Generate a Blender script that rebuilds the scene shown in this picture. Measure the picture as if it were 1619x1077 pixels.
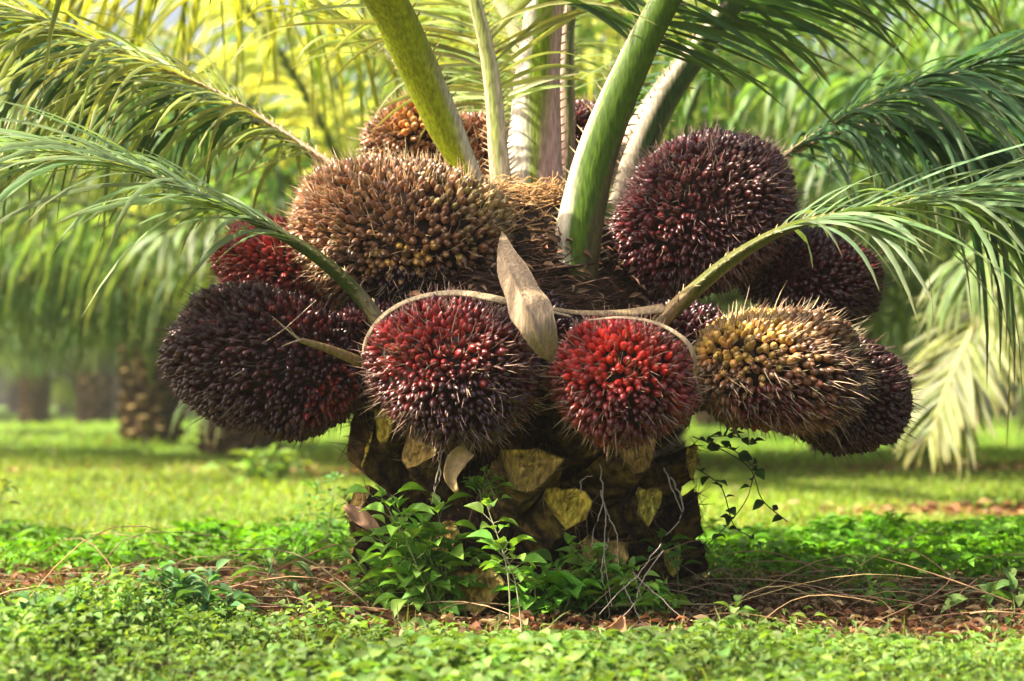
import bpy, math
import numpy as np
from mathutils import Vector, Matrix
for o in list(bpy.data.objects): bpy.data.objects.remove(o)
scene = bpy.context.scene
C = scene.collection
R = math.radians

# ------------------------------------------------------------------ camera
W0, H0 = 1619.0, 1077.0
LENS = 62.5
FPX = LENS * W0 / 36.0
CAM = np.array([0.0, -4.5, 0.488])
PITCH = math.atan(101.5 / FPX)
cd = bpy.data.cameras.new("camera"); cam = bpy.data.objects.new("camera", cd); C.objects.link(cam)
cam.location = CAM; cam.rotation_euler = (R(90) + PITCH, 0, 0)
cd.lens = LENS; cd.sensor_width = 36; cd.clip_start = 0.05; cd.clip_end = 900
cd.dof.use_dof = True; cd.dof.focus_distance = 4.0; cd.dof.aperture_fstop = 2.7
scene.camera = cam
# ------------------------------------------------------------------ light
SUN_EL, SUN_AZ = R(50), R(-102)          # azimuth from +Y (view direction), negative = left
world = bpy.data.worlds.new("World"); scene.world = world; world.use_nodes = True
wn = world.node_tree.nodes; wl = world.node_tree.links
sky = wn.new('ShaderNodeTexSky'); sky.sky_type = 'NISHITA'; sky.sun_disc = False
sky.sun_elevation = SUN_EL; sky.sun_rotation = SUN_AZ
sky.air_density = 1.0; sky.dust_density = 7.0; sky.ozone_density = 0.6
bg = wn['Background']; wl.new(sky.outputs[0], bg.inputs[0]); bg.inputs[1].default_value = 0.09
sd = bpy.data.lights.new("sun", 'SUN'); sd.energy = 5.0; sd.angle = R(0.6); sd.color = (1.0, 0.90, 0.70)
so = bpy.data.objects.new("sun", sd); C.objects.link(so)
sdir = Vector((math.sin(SUN_AZ) * math.cos(SUN_EL), math.cos(SUN_AZ) * math.cos(SUN_EL), math.sin(SUN_EL)))
so.rotation_euler = (-sdir).to_track_quat('-Z', 'Y').to_euler()
so.location = (-3, 3, 6)
scene.view_settings.view_transform = 'Standard'; scene.view_settings.look = 'None'
scene.view_settings.exposure = 1.75; scene.view_settings.gamma = 1.0
scene.render.engine = 'CYCLES'
scene.cycles.max_bounces = 8; scene.cycles.transparent_max_bounces = 8

# ------------------------------------------------------------------ helpers
def nrm(v):
    v = np.asarray(v, float); return v / (np.linalg.norm(v, axis=-1, keepdims=True) + 1e-12)
def sc(Y): return (Y + 4.5) / FPX                    # metres per photo pixel at depth Y
def P(px, py, Y):
    """world point seen at photo pixel (px,py) standing at depth Y"""
    a, b = (px - W0 / 2) / FPX, (H0 / 2 - py) / FPX
    c, s = math.cos(PITCH), math.sin(PITCH)
    d = np.array([a, c - b * s, s + b * c])
    return CAM + d * ((Y - CAM[1]) / d[1])

class Geo:
    def __init__(s): s.V = []; s.Fq = []; s.Ft = []; s.Cc = []; s.n = 0; s.mq = []; s.mt = []
    def add(s, V, F, col, mat=0):
        V = np.asarray(V, float).reshape(-1, 3); F = np.asarray(F, int)
        col = np.asarray(col, float)
        if col.ndim == 1: col = np.tile(col, (len(V), 1))
        s.V.append(V); s.Cc.append(col.reshape(-1, 3))
        if F.shape[1] == 4: s.Fq.append(F + s.n); s.mq.append(np.full(len(F), mat))
        else: s.Ft.append(F + s.n); s.mt.append(np.full(len(F), mat))
        s.n += len(V)
    def merge(s, g, M=None, off=(0, 0, 0), colmul=None):
        for V, c in zip(g.V, g.Cc):
            s.V.append((V @ M.T if M is not None else V) + np.asarray(off)); s.Cc.append(c if colmul is None else c * colmul)
        for f, m in zip(g.Fq, g.mq): s.Fq.append(f + s.n); s.mq.append(m)
        for f, m in zip(g.Ft, g.mt): s.Ft.append(f + s.n); s.mt.append(m)
        s.n += g.n
    def mesh(s, name, mats, smooth=True):
        me = bpy.data.meshes.new(name)
        V = np.concatenate(s.V); Cc = np.concatenate(s.Cc)
        loops = []; tot = []; mi = []
        if s.Fq: f = np.concatenate(s.Fq); loops.append(f.ravel()); tot.append(np.full(len(f), 4)); mi.append(np.concatenate(s.mq))
        if s.Ft: f = np.concatenate(s.Ft); loops.append(f.ravel()); tot.append(np.full(len(f), 3)); mi.append(np.concatenate(s.mt))
        loops = np.concatenate(loops).astype(np.int32); tot = np.concatenate(tot).astype(np.int32); mi = np.concatenate(mi).astype(np.int32)
        st = np.concatenate([[0], np.cumsum(tot)[:-1]]).astype(np.int32)
        me.vertices.add(len(V)); me.vertices.foreach_set('co', V.astype(np.float32).ravel())
        me.loops.add(len(loops)); me.loops.foreach_set('vertex_index', loops)
        me.polygons.add(len(tot)); me.polygons.foreach_set('loop_start', st)
        try: me.polygons.foreach_set('loop_total', tot)
        except Exception: pass
        me.polygons.foreach_set('material_index', mi)
        me.polygons.foreach_set('use_smooth', np.full(len(tot), smooth))
        ca = me.color_attributes.new('Col', 'FLOAT_COLOR', 'POINT')
        ca.data.foreach_set('color', np.concatenate([np.clip(Cc, 0, 1), np.ones((len(Cc), 1))], 1).astype(np.float32).ravel())
        for m in (mats if isinstance(mats, (list, tuple)) else [mats]): me.materials.append(m)
        me.update(); me.validate(); return me
    def build(s, name, mats, parent=None, smooth=True, loc=None):
        if loc is not None:
            s.V = [v - np.asarray(loc) for v in s.V]
        o = bpy.data.objects.new(name, s.mesh(name, mats, smooth)); C.objects.link(o)
        if loc is not None: o.location = loc
        if parent is not None: o.parent = parent
        return o

def tag(o, label=None, cat=None, group=None, kind=None):
    if label: o['label'] = label
    if cat: o['category'] = cat
    if group: o['group'] = group
    if kind: o['kind'] = kind
    return o
def empty(name, loc=(0, 0, 0)):
    o = bpy.data.objects.new(name, None); C.objects.link(o); o.location = loc; o.empty_display_size = 0.1; return o

def grid_faces(nr, ncol, closed=False):
    """faces of a (nr x ncol) vertex grid"""
    i, j = np.meshgrid(np.arange(nr - 1), np.arange(ncol if closed else ncol - 1), indexing='ij')
    i = i.ravel(); j = j.ravel(); k = (j + 1) % ncol
    return np.stack([i * ncol + j, i * ncol + k, (i + 1) * ncol + k, (i + 1) * ncol + j], 1)
def rep_faces(F, n, k):
    return (F[None] + (np.arange(n) * k)[:, None, None]).reshape(-1, F.shape[1])

def spline(pts, n):
    pts = np.asarray(pts, float)
    p = np.vstack([2 * pts[0] - pts[1], pts, 2 * pts[-1] - pts[-2]])
    m = len(pts) - 1; u = np.linspace(0, m, n); k = np.minimum(u.astype(int), m - 1); t = (u - k)[:, None]
    a, b, c, d = p[k], p[k + 1], p[k + 2], p[k + 3]
    return 0.5 * (2 * b + (c - a) * t + (2 * a - 5 * b + 4 * c - d) * t ** 2 + (3 * b - a - 3 * c + d) * t ** 3)
def interp(vals, n):
    vals = np.asarray(vals, float); return np.interp(np.linspace(0, 1, n), np.linspace(0, 1, len(vals)), vals)

def tubes(G, A, rad, col, seg=5, mat=0):
    """A: (n,m,3) centre lines, rad: (n,m) ; col (3,) or (n,3)"""
    A = np.asarray(A, float)
    if A.ndim == 2: A = A[None]
    n, m, _ = A.shape
    rad = np.broadcast_to(rad, (n, m))
    T = nrm(np.gradient(A, axis=1))
    ref = np.where(np.abs(T[..., 2:3]) > 0.9, np.array([1., 0, 0]), np.array([0, 0, 1.]))
    S = nrm(np.cross(T, ref)); N = np.cross(S, T)
    ph = np.arange(seg) * 2 * np.pi / seg
    V = A[:, :, None] + rad[..., None, None] * (S[:, :, None] * np.cos(ph)[None, None, :, None] + N[:, :, None] * np.sin(ph)[None, None, :, None])
    F = rep_faces(grid_faces(m, seg, True), n, m * seg)
    col = np.asarray(col, float)
    if col.ndim == 2: col = np.repeat(col, m * seg, 0)
    G.add(V, F, col, mat)

def ribbons(G, P0, D, Nn, L, Wd, droop, rng, m=7, col=(0.1, 0.2, 0.05), fold=0.35, curl=0.0, tipc=None, mat=0, rounded=False, side_curl=None):
    """folded leaf blades. P0,D,Nn (n,3); L,Wd,droop (n,)"""
    n = len(P0); t = np.linspace(0, 1, m)
    L = np.broadcast_to(L, (n,)); Wd = np.broadcast_to(Wd, (n,)); droop = np.broadcast_to(droop, (n,))
    A = P0[:, None] + D[:, None] * (L[:, None] * t[None])[..., None]
    # bend downwards while keeping length roughly
    dz = -(L * droop)[:, None] * (t ** 2.0)[None]
    A[..., 2] += dz
    sh = (L * droop * 0.35)[:, None] * (t ** 2.5)[None]
    A -= D[:, None] * sh[..., None]
    if side_curl is not None: A += side_curl[:, None] * ((t ** 2)[None] * L[:, None])[..., None]
    T = nrm(np.gradient(A, axis=1))
    S = nrm(np.cross(T, Nn[:, None] + 0 * T)); N = np.cross(S, T)
    if rounded: w = np.sin(np.pi * t ** 0.75) ** 0.8
    else: w = np.interp(t, [0, .08, .3, .6, .85, 1], [.35, .8, 1, .85, .5, .03])
    hw = 0.5 * Wd[:, None] * w[None]
    Lf = A - S * hw[..., None] - N * (hw * fold)[..., None]
    Rt = A + S * hw[..., None] - N * (hw * fold)[..., None]
    V = np.stack([Lf, A, Rt], 2)
    F = rep_faces(grid_faces(m, 3), n, m * 3)
    col = np.asarray(col, float)
    if col.ndim == 1: col = np.tile(col, (n, 1))
    cc = np.repeat(col[:, None], m * 3, 1).reshape(n, m, 3, 3)
    if tipc is not None:
        k = (np.clip(t - 0.75, 0, 1) * 4)[None, :, None, None]
        cc = cc * (1 - k * 0.6) + np.asarray(tipc) * k * 0.6
    G.add(V, F, cc.reshape(-1, 3), mat)

def vary(rng, base, n, v=0.2, h=0.1):
    base = np.asarray(base, float)
    k = np.exp(rng.normal(0, v, (n, 1))); j = np.exp(rng.normal(0, h, (n, 3)))
    return np.clip(base * k * j, 0, 1)

# value noise for masks -------------------------------------------------
_rn = np.random.default_rng(5); _tab = _rn.random((64, 64))
def noise2(x, y):
    x = np.asarray(x, float); y = np.asarray(y, float)
    xi = np.floor(x).astype(int); yi = np.floor(y).astype(int); fx = x - xi; fy = y - yi
    fx = fx * fx * (3 - 2 * fx); fy = fy * fy * (3 - 2 * fy)
    g = lambda a, b: _tab[a % 64, b % 64]
    return (g(xi, yi) * (1 - fx) + g(xi + 1, yi) * fx) * (1 - fy) + (g(xi, yi + 1) * (1 - fx) + g(xi + 1, yi + 1) * fx) * fy
def sm(x, a, b):
    t = np.clip((x - a) / (b - a), 0, 1); return t * t * (3 - 2 * t)

# ------------------------------------------------------------------ materials
def mat_new(name):
    m = bpy.data.materials.new(name); m.use_nodes = True
    return m, m.node_tree.nodes, m.node_tree.links, m.node_tree.nodes['Principled BSDF']
def col_node(nt, ln, scale=30, lo=0.75, hi=1.25, stretch=None, detail=4):
    a = nt.new('ShaderNodeAttribute'); a.attribute_name = 'Col'
    tc = nt.new('ShaderNodeTexCoord'); n = nt.new('ShaderNodeTexNoise'); n.inputs['Scale'].default_value = scale; n.inputs['Detail'].default_value = detail
    if stretch:
        mp = nt.new('ShaderNodeMapping'); mp.inputs['Scale'].default_value = stretch
        ln.new(tc.outputs['Object'], mp.inputs[0]); ln.new(mp.outputs[0], n.inputs['Vector'])
    else: ln.new(tc.outputs['Object'], n.inputs['Vector'])
    mr = nt.new('ShaderNodeMapRange'); mr.inputs[1].default_value = 0.3; mr.inputs[2].default_value = 0.7
    mr.inputs[3].default_value = lo; mr.inputs[4].default_value = hi
    ln.new(n.outputs['Fac'], mr.inputs[0])
    mx = nt.new('ShaderNodeVectorMath'); mx.operation = 'SCALE'
    ln.new(a.outputs['Color'], mx.inputs[0]); ln.new(mr.outputs[0], mx.inputs['Scale'])
    return mx.outputs[0], n
def surf_mat(name, rough=0.6, scale=30, lo=0.75, hi=1.25, stretch=None, spec=0.5, bump=0.0, coat=0.0, bscale=None):
    m, nt, ln, p = mat_new(name)
    c, n = col_node(nt, ln, scale, lo, hi, stretch)
    ln.new(c, p.inputs['Base Color']); p.inputs['Roughness'].default_value = rough
    p.inputs['Specular IOR Level'].default_value = spec; p.inputs['Coat Weight'].default_value = coat
    p.inputs['Coat Roughness'].default_value = 0.15
    if bump:
        b = nt.new('ShaderNodeBump'); b.inputs['Strength'].default_value = bump; b.inputs['Distance'].default_value = 0.01
        ln.new(n.outputs['Fac'], b.inputs['Height']); ln.new(b.outputs[0], p.inputs['Normal'])
    return m
def leaf_mat(name, trans=0.4, rough=0.4, tint=(1.5, 1.35, 0.5), spec=0.5, scale=12):
    m, nt, ln, p = mat_new(name)
    c, n = col_node(nt, ln, scale, 0.7, 1.3)
    ln.new(c, p.inputs['Base Color']); p.inputs['Roughness'].default_value = rough; p.inputs['Specular IOR Level'].default_value = spec
    v = nt.new('ShaderNodeVectorMath'); v.operation = 'MULTIPLY'; v.inputs[1].default_value = tint; ln.new(c, v.inputs[0])
    t = nt.new('ShaderNodeBsdfTranslucent'); ln.new(v.outputs[0], t.inputs[0])
    mx = nt.new('ShaderNodeMixShader'); mx.inputs[0].default_value = trans
    ln.new(p.outputs[0], mx.inputs[1]); ln.new(t.outputs[0], mx.inputs[2])
    ln.new(mx.outputs[0], nt['Material Output'].inputs[0]); return m
M_FRUIT = surf_mat('palm_fruit', rough=0.33, scale=60, lo=0.7, hi=1.35, spec=0.5, coat=0.15)
M_CORE = surf_mat('bunch_core', rough=0.9, scale=40, bump=0.5)
M_SPIKE = surf_mat('dry_spike', rough=0.55, scale=20)
M_STALK = surf_mat('petiole', rough=0.55, scale=30, lo=0.55, hi=1.22, stretch=(5, 5, 1), spec=0.25, bump=0.25)
M_FROND = leaf_mat('frond_leaf', trans=0.42, rough=0.46, spec=0.4)
M_FROND_GLOW = leaf_mat('glow_tinted_frond_leaf', trans=0.6, rough=0.5, tint=(1.35, 1.3, 0.6), spec=0.3)  # leaf copy with the upper left sun glow put into its colour
M_DRY = leaf_mat('dry_leaf', trans=0.25, rough=0.7, tint=(1.2, 1.0, 0.7), spec=0.2, scale=25)
M_BARK = surf_mat('palm_bark', rough=0.95, scale=60, lo=0.3, hi=1.7, bump=1.0, spec=0.2)
M_CUT = surf_mat('cut_leaf_base', rough=0.85, scale=130, lo=0.35, hi=1.45, stretch=(1, 1, .35), bump=0.8, spec=0.2)
M_FIBRE = surf_mat('palm_fibre', rough=0.8, scale=40, lo=0.6, hi=1.3, spec=0.2)
M_WEED = leaf_mat('weed_leaf', trans=0.38, rough=0.58, spec=0.3, tint=(1.4, 1.4, 0.5), scale=40)
M_GRASS = leaf_mat('grass_blade', trans=0.45, rough=0.5, tint=(1.4, 1.3, 0.45), scale=3)
M_TWIG = surf_mat('dry_twig', rough=0.8, scale=50, spec=0.25)
M_SPATHE = surf_mat('dry_spathe', rough=0.6, scale=22, lo=0.6, hi=1.25, stretch=(7, 7, 0.5), spec=0.3, bump=0.5)

# ------------------------------------------------------------------ ground
def gheight(x, y):
    d = np.hypot(x, y)
    return 0.05 * (noise2(x * 0.7 + 9, y * 0.7 + 3) - 0.5) * sm(d, 0.5, 2) + 0.25 * (noise2(x * .12 + 4, y * .12) - .5) * sm(y, 6, 30)
def bare(x, y):
    """0 green .. 1 bare brown litter"""
    dd = y + 4.5
    nz = noise2(x * 1.6, y * 1.6) * 0.6 + noise2(x * 5 + 7, y * 5) * 0.4
    near_edge = 3.74 + 0.35 * (noise2(x * 1.3 + 20, y * 0.3) - .5) - 0.45 * sm(x, 0.2, 1.3)
    far_edge = np.where(x < 0, 5.15 + 0.1 * x, 4.75 - 0.1 * x)
    b = sm(dd, near_edge - .15, near_edge + .15) * (1 - sm(dd, far_edge - 0.2, far_edge + 0.35))
    b = b * (0.42 + .9 * nz)
    b2 = np.exp(-((dd - 8.4 - 0.1 * (x - 3)) / 0.5) ** 2) * sm(x, 0.9, 2.4) * 1.0
    b3 = np.exp(-((dd - 13.3) / 1.4) ** 2) * (0.35 + 0.5 * sm(x, 0.5, 3) + 0.35 * np.exp(-((x + 1.0) / 1.0) ** 2))
    return np.clip(np.maximum(b, np.maximum(b2 * (0.4 + nz), b3 * (0.4 + nz))), 0, 1)
def far_grid():
    xs = np.concatenate([-np.geomspace(300, 5, 40), np.linspace(-4.9, 4.9, 99), np.geomspace(5, 300, 40)])
    ys = np.concatenate([np.linspace(-12, -3, 12), np.linspace(-2.9, 12, 150), np.geomspace(12.2, 600, 60)])
    X, Y = np.meshgrid(xs, ys, indexing='xy'); Z = gheight(X, Y)
    V = np.stack([X, Y, Z], -1).reshape(-1, 3)
    b = bare(X, Y).ravel()[:, None]; nz = noise2(X.ravel() * .9, Y.ravel() * .9)[:, None]
    soil = np.array([0.11, 0.062, 0.03]); gr = np.array([0.10, 0.17, 0.02]) * (0.7 + .6 * nz)
    soilnear = np.array([0.045, 0.035, 0.015])
    near = sm(Y.ravel(), 1.5, 3.5)[:, None]
    col = b * soil + (1 - b) * (near * gr + (1 - near) * soilnear)
    G = Geo(); G.add(V, grid_faces(len(ys), len(xs)), col); return G
M_GROUND = surf_mat('ground', rough=0.95, scale=14, lo=0.5, hi=1.5, bump=1.0, spec=0.1)
tag(far_grid().build('ground', M_GROUND), kind='structure')

# ------------------------------------------------------------------ leaf scatter
def leaf_tpl(m=5, fold=.35):
    t = np.linspace(0, 1, m); w = np.interp(t, [0, .12, .3, .5, .75, .9, 1], [.05, .62, .96, .98, .6, .26, .02]) * .5
    A = np.stack([0 * t, t, .06 * np.sin(t * np.pi) - .14 * t ** 2], 1)
    V = np.stack([A + np.stack([-w, 0 * t, w * fold], 1), A, A + np.stack([w, 0 * t, w * fold], 1)], 1).reshape(-1, 3)
    return V, grid_faces(m, 3)
def scatter(G, tpl, pos, D, N, L, Wd, col, mat=0):
    V0, F0 = tpl; S = nrm(np.cross(D, N)); N = np.cross(S, D); n = len(pos)
    V = pos[:, None] + S[:, None] * (V0[None, :, 0:1] * Wd[:, None, None]) + D[:, None] * (V0[None, :, 1:2] * L[:, None, None]) + N[:, None] * (V0[None, :, 2:3] * L[:, None, None])
    G.add(V, rep_faces(F0, n, len(V0)), np.repeat(col, len(V0), 0), mat)
def rand_leaf_dirs(rng, n, tilt=.35):
    a = rng.uniform(0, 2 * np.pi, n); D = nrm(np.stack([np.cos(a), np.sin(a), rng.normal(-.05, tilt, n)], 1))
    N = nrm(np.stack([rng.normal(0, .35, n), rng.normal(0, .35, n), np.ones(n)], 1)); return D, N
LT4 = leaf_tpl(7); LT3 = leaf_tpl(4)
# ------------------------------------------------------------------ fruit bunches
def fruit_template():
    prof = [(0.0, 0.7), (0.3, 1.0), (0.55, .97), (0.78, 0.70), (0.92, 0.32), (1.03, 0.0)]
    seg = 8; ph = np.arange(seg) * 2 * np.pi / seg
    V = np.array([[r * math.cos(p), r * math.sin(p), z] for z, r in prof for p in ph])
    return V, grid_faces(len(prof), seg, True), np.repeat([z for z, r in prof], seg)
FT_V, FT_F, FT_Z = fruit_template()
def perp_frames(D, rng):
    A = nrm(np.cross(D, nrm(rng.normal(size=D.shape)))); B = np.cross(D, A)
    return A, B
TIP = np.array([0.022, 0.006, 0.008])
def bunch(parent, px, py, Y, rx, ry, rz, tilt, base, patches, label, seed, tipd=0.55, spk=1.0, spcol=(0.36, 0.24, 0.14), spacing=0.0170, point=(0, 0, 0)):
    rng = np.random.default_rng(seed)
    s = sc(Y); c = P(px, py, Y); ax = np.array([rx * s, rz, ry * s])
    ca, sa = math.cos(R(tilt)), math.sin(R(tilt))
    Rm = np.array([[ca, 0, -sa], [0, 1, 0], [sa, 0, ca]])
    p_ = 1.6; a, b, d_ = ax
    area = 4 * np.pi * (((a * b) ** p_ + (a * d_) ** p_ + (b * d_) ** p_) / 3) ** (1 / p_)
    n = int(area / (spacing ** 2 * 0.87))
    i = np.arange(n) + .5; zc = 1 - 2 * i / n; th = i * np.pi * (1 + 5 ** .5); r = np.sqrt(1 - zc ** 2)
    U = np.stack([r * np.cos(th), r * np.sin(th), zc], 1)
    U = nrm(U + rng.normal(0, .035, U.shape))
    lump = 1 + 0.15 * (noise2(U[:, 0] * 1.6 + seed + 9, U[:, 2] * 1.6 + U[:, 1]) - .5) * 2 + .05 * (noise2(U[:, 0] * 4 + seed, U[:, 2] * 4 + U[:, 1]) - .5)
    base_p = U * ax * 0.90 * lump[:, None]
    Nn = nrm(U / ax)
    D = nrm(Nn * 0.6 + U * 0.5 + np.asarray(point) @ Rm + rng.normal(0, .16, U.shape))
    k = rng.uniform(0.72, 1.25, n)
    rad = 0.0085 * k; ln = 0.024 * rng.uniform(0.8, 1.25, n)
    A, B = perp_frames(D, rng)
    V = base_p[:, None] + A[:, None] * (FT_V[None, :, 0:1] * rad[:, None, None]) + B[:, None] * (FT_V[None, :, 1:2] * rad[:, None, None]) + D[:, None] * (FT_V[None, :, 2:3] * ln[:, None, None])
    col = np.tile(np.asarray(base, float), (n, 1)); td = np.full(n, tipd)
    Uw = U @ Rm.T                                     # patch directions are given unrotated: (right, back, up)
    for (dirv, size, pc, pt) in patches:
        dist = np.linalg.norm(Uw - nrm(dirv), axis=1) + rng.normal(0, .13, n) + .25 * (noise2(Uw[:, 0] * 4 + seed, Uw[:, 2] * 4) - .5)
        w = (1 - sm(dist, size * .6, size * 1.15)); col = col * (1 - w[:, None]) + np.asarray(pc) * w[:, None]; td = td * (1 - w) + pt * w
    col = col * np.exp(rng.normal(0, .28, (n, 1))) * np.exp(rng.normal(0, .07, (n, 3)))
    dk = rng.random(n) < .10; td[dk] = np.minimum(1, td[dk] + .4)
    w = (np.clip((FT_Z - .3) / .7, 0, 1) ** .8)[None, :, None] * td[:, None, None]
    cc = col[:, None] * (1 - w) + TIP * w
    G = Geo(); G.add((V @ Rm.T), rep_faces(FT_F, n, len(FT_V)), cc.reshape(-1, 3), 0)
    # core
    nu, nv = 24, 16; u = np.arange(nu) * 2 * np.pi / nu; v = np.linspace(0.02, np.pi - .02, nv)
    core = np.stack([np.outer(np.sin(v), np.cos(u)), np.outer(np.sin(v), np.sin(u)), np.outer(np.cos(v), np.ones(nu))], -1) * ax * .86
    G.add(core.reshape(-1, 3) @ Rm.T, grid_faces(nv, nu, True), (0.03, 0.014, 0.01), 1)
    o = G.build('fruit_bunch', [M_FRUIT, M_CORE], parent); o.location = c
    if label: o['label'] = label
    if spk == 0: return o
    # bristles
    ns = int(n * 0.8 * spk); idx = rng.integers(0, n, ns)
    p0 = base_p[idx] + rng.normal(0, .007, (ns, 3)); D2 = nrm(D[idx] + rng.normal(0, .22, (ns, 3)) + np.asarray(point) @ Rm)
    Lh = rng.uniform(.026, .052, ns) * np.where(rng.random(ns) < .12, 1.5, 1)
    m = 4; t = np.linspace(0, 1, m); bend = rng.normal(0, .12, (ns, 3))
    A_ = p0[:, None] + D2[:, None] * (Lh[:, None] * t)[..., None] + bend[:, None] * (Lh[:, None] * t ** 2)[..., None]
    rr = np.outer(rng.uniform(.0008, .0015, ns), [1, .9, .6, .08])
    S = Geo(); tubes(S, A_ @ Rm.T, rr, vary(rng, spcol, ns, .3, .08), seg=3)
    S.build('bract_spikes', M_SPIKE, o)
    return o

palm = empty('oil_palm', (0, 0, 0))
tag(palm, 'short oil palm in the foreground loaded with red and dark spiky fruit bunches', 'palm tree', group='oil palms of the plantation')

PURP = (0.05, 0.008, 0.012); RED = (0.24, 0.018, 0.014); BRED = (0.46, 0.025, 0.016); ORG = (0.55, 0.17, 0.03); YEL = (0.62, 0.37, 0.08); TAN = (0.30, 0.14, 0.06); DRED = (0.12, 0.012, 0.013)
bunch(palm, 715, 586, -0.52, 138, 116, .21, -6, DRED, [((-.4, -.8, .7), 1.0, RED, .35), ((.3, -.7, -.7), .8, PURP, .7)], 'round dark red fruit bunch with a pale bract arching over it', 11, spcol=(.42, .27, .2))
bunch(palm, 983, 600, -0.55, 116, 98, .17, 0, RED, [((-.2, -.8, .6), .95, BRED, .15), ((.2, -.7, -.8), .6, DRED, .5)], 'smallest and brightest red fruit bunch', 12, spcol=(.45, .3, .2))
bunch(palm, 1224, 582, -0.36, 146, 98, .19, -4, TAN, [((-.6, -.6, .75), .85, (.52, .31, .07), .3), ((.95, -.35, -.1), .85, PURP, .7), ((-.1, -.7, -.75), .6, DRED, .5)], 'tawny yellow fruit bunch with long pale bristles', 13, spk=1.4, spcol=(.55, .4, .26), point=(.35, 0, -.05))
bunch(palm, 1330, 622, -0.18, 110, 84, .16, -10, PURP, [], 'dark purple fruit bunch behind the tawny yellow one', 14, spcol=(.2, .12, .11), point=(.3, 0, -.1))
bunch(palm, 428, 572, -0.26, 175, 110, .19, -17, PURP, [((.8, -.5, -.5), .42, RED, .3), ((.5, -.5, .7), .5, DRED, .4)], 'largest dark purple fruit bunch low on the left', 15, spcol=(.2, .12, .1), point=(-.4, -.1, -.1))
bunch(palm, 455, 430, -0.04, 118, 72, .17, -24, (0.36, .025, .02), [((.8, -.4, -.2), .55, ORG, .2)], 'small bright red fruit bunch above the large purple one', 16, spcol=(.45, .28, .18), point=(-.3, 0, .1))
bunch(palm, 632, 370, -0.14, 186, 126, .22, -4, TAN, [((.05, -.7, -.55), .38, YEL, .15), ((.7, -.4, .35), .5, (.36, .24, .08), .35), ((.1, -.5, -.95), .6, PURP, .7), ((-.8, -.4, -.1), .5, (.34, .15, .07), .4)], 'wide brown and orange fruit bunch high on the left', 17, spk=1.5, spcol=(.60, .42, .24), point=(-.1, 0, .15))
bunch(palm, 655, 228, 0.28, 84, 70, .15, 10, (.32, .14, .05), [((.1, -.6, .3), .55, (.50, .22, .05), .2)], 'small orange fruit bunch at the back left', 18, spk=1.4, spcol=(.62, .44, .24))
bunch(palm, 760, 250, 0.34, 55, 70, .14, 0, (.34, .13, .05), [], 'small brown fruit bunch between the leaf stalks', 19, spk=1.4, spcol=(.5, .34, .2))
bunch(palm, 918, 225, 0.34, 46, 62, .13, 0, DRED, [], 'small dark fruit bunch seen between the upright stalks', 20, spcol=(.4, .26, .18))
bunch(palm, 1108, 342, -0.04, 160, 126, .21, 26, (.09, .02, .022), [((-.7, -.6, -.3), .6, DRED, .4)], 'large dark brown fruit bunch high on the right', 21, spk=1.3, spcol=(.32, .21, .17))
bunch(palm, 1280, 445, 0.06, 122, 74, .15, -15, PURP, [((.6, -.4, .5), .4, DRED, .4)], 'dark purple fruit bunch behind the lower right leaf stalk', 22, spcol=(.24, .15, .13), point=(.3, 0, 0))

bunch(palm, 850, 560, -0.30, 90, 95, .13, 0, PURP, [], 'dark bunch deep in the gap between the two red ones', 23, spk=0, spcol=(.2, .12, .1))
bunch(palm, 1085, 560, -0.26, 85, 85, .13, 0, PURP, [], None, 24, spk=0, spcol=(.2, .12, .1))
bunch(palm, 590, 560, -0.22, 90, 85, .13, 0, (.09, .012, .016), [], None, 25, spk=0, spcol=(.25, .15, .12))

# ------------------------------------------------------------------ trunk
def trunk_core():
    rng = np.random.default_rng(3)
    zs = np.array([-0.08, 0.05, .2, .35, .5, .65, .8, .92, 1.0, 1.04]); rs = np.array([.33, .30, .275, .27, .28, .28, .27, .22, .15, .02])
    zz = np.linspace(-.08, 1.04, 40); rr = np.interp(zz, zs, rs); nu = 64; u = np.arange(nu) * 2 * np.pi / nu
    V = np.array([[(r * (1 + .08 * (noise2(a * 3 + 2, z * 14) - .5) * 2)) * math.cos(a), (r * (1 + .08 * (noise2(a * 3 + 2, z * 14) - .5) * 2)) * math.sin(a), z] for z, r in zip(zz, rr) for a in u])
    G = Geo(); G.add(V, grid_faces(len(zz), nu, True), (0.03, 0.018, 0.012)); 
    # hairy fibres over the core
    n = 5000; a = rng.uniform(0, 2 * np.pi, n); z = rng.uniform(.02, .75, n); r = np.interp(z, zs, rs) * 1.01
    p0 = np.stack([r * np.cos(a), r * np.sin(a), z], 1); out = np.stack([np.cos(a), np.sin(a), 0 * a], 1)
    D = nrm(out * .5 + rng.normal(0, .6, (n, 3)) + np.array([0, 0, -.3])); t = np.linspace(0, 1, 4); L = rng.uniform(.03, .13, n)
    tubes(G, p0[:, None] + D[:, None] * (L[:, None] * t)[..., None] + np.array([0, 0, -1.]) * ((L[:, None] * .5 * t ** 2))[..., None], np.outer(rng.uniform(.0006, .0014, n), [1, 1, .8, .3]), vary(rng, (.07, .04, .025), n, .6), seg=3, mat=0)
    return G
trunk = trunk_core().build('trunk', M_BARK, palm); trunk.location = (.035, 0, 0)
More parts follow.
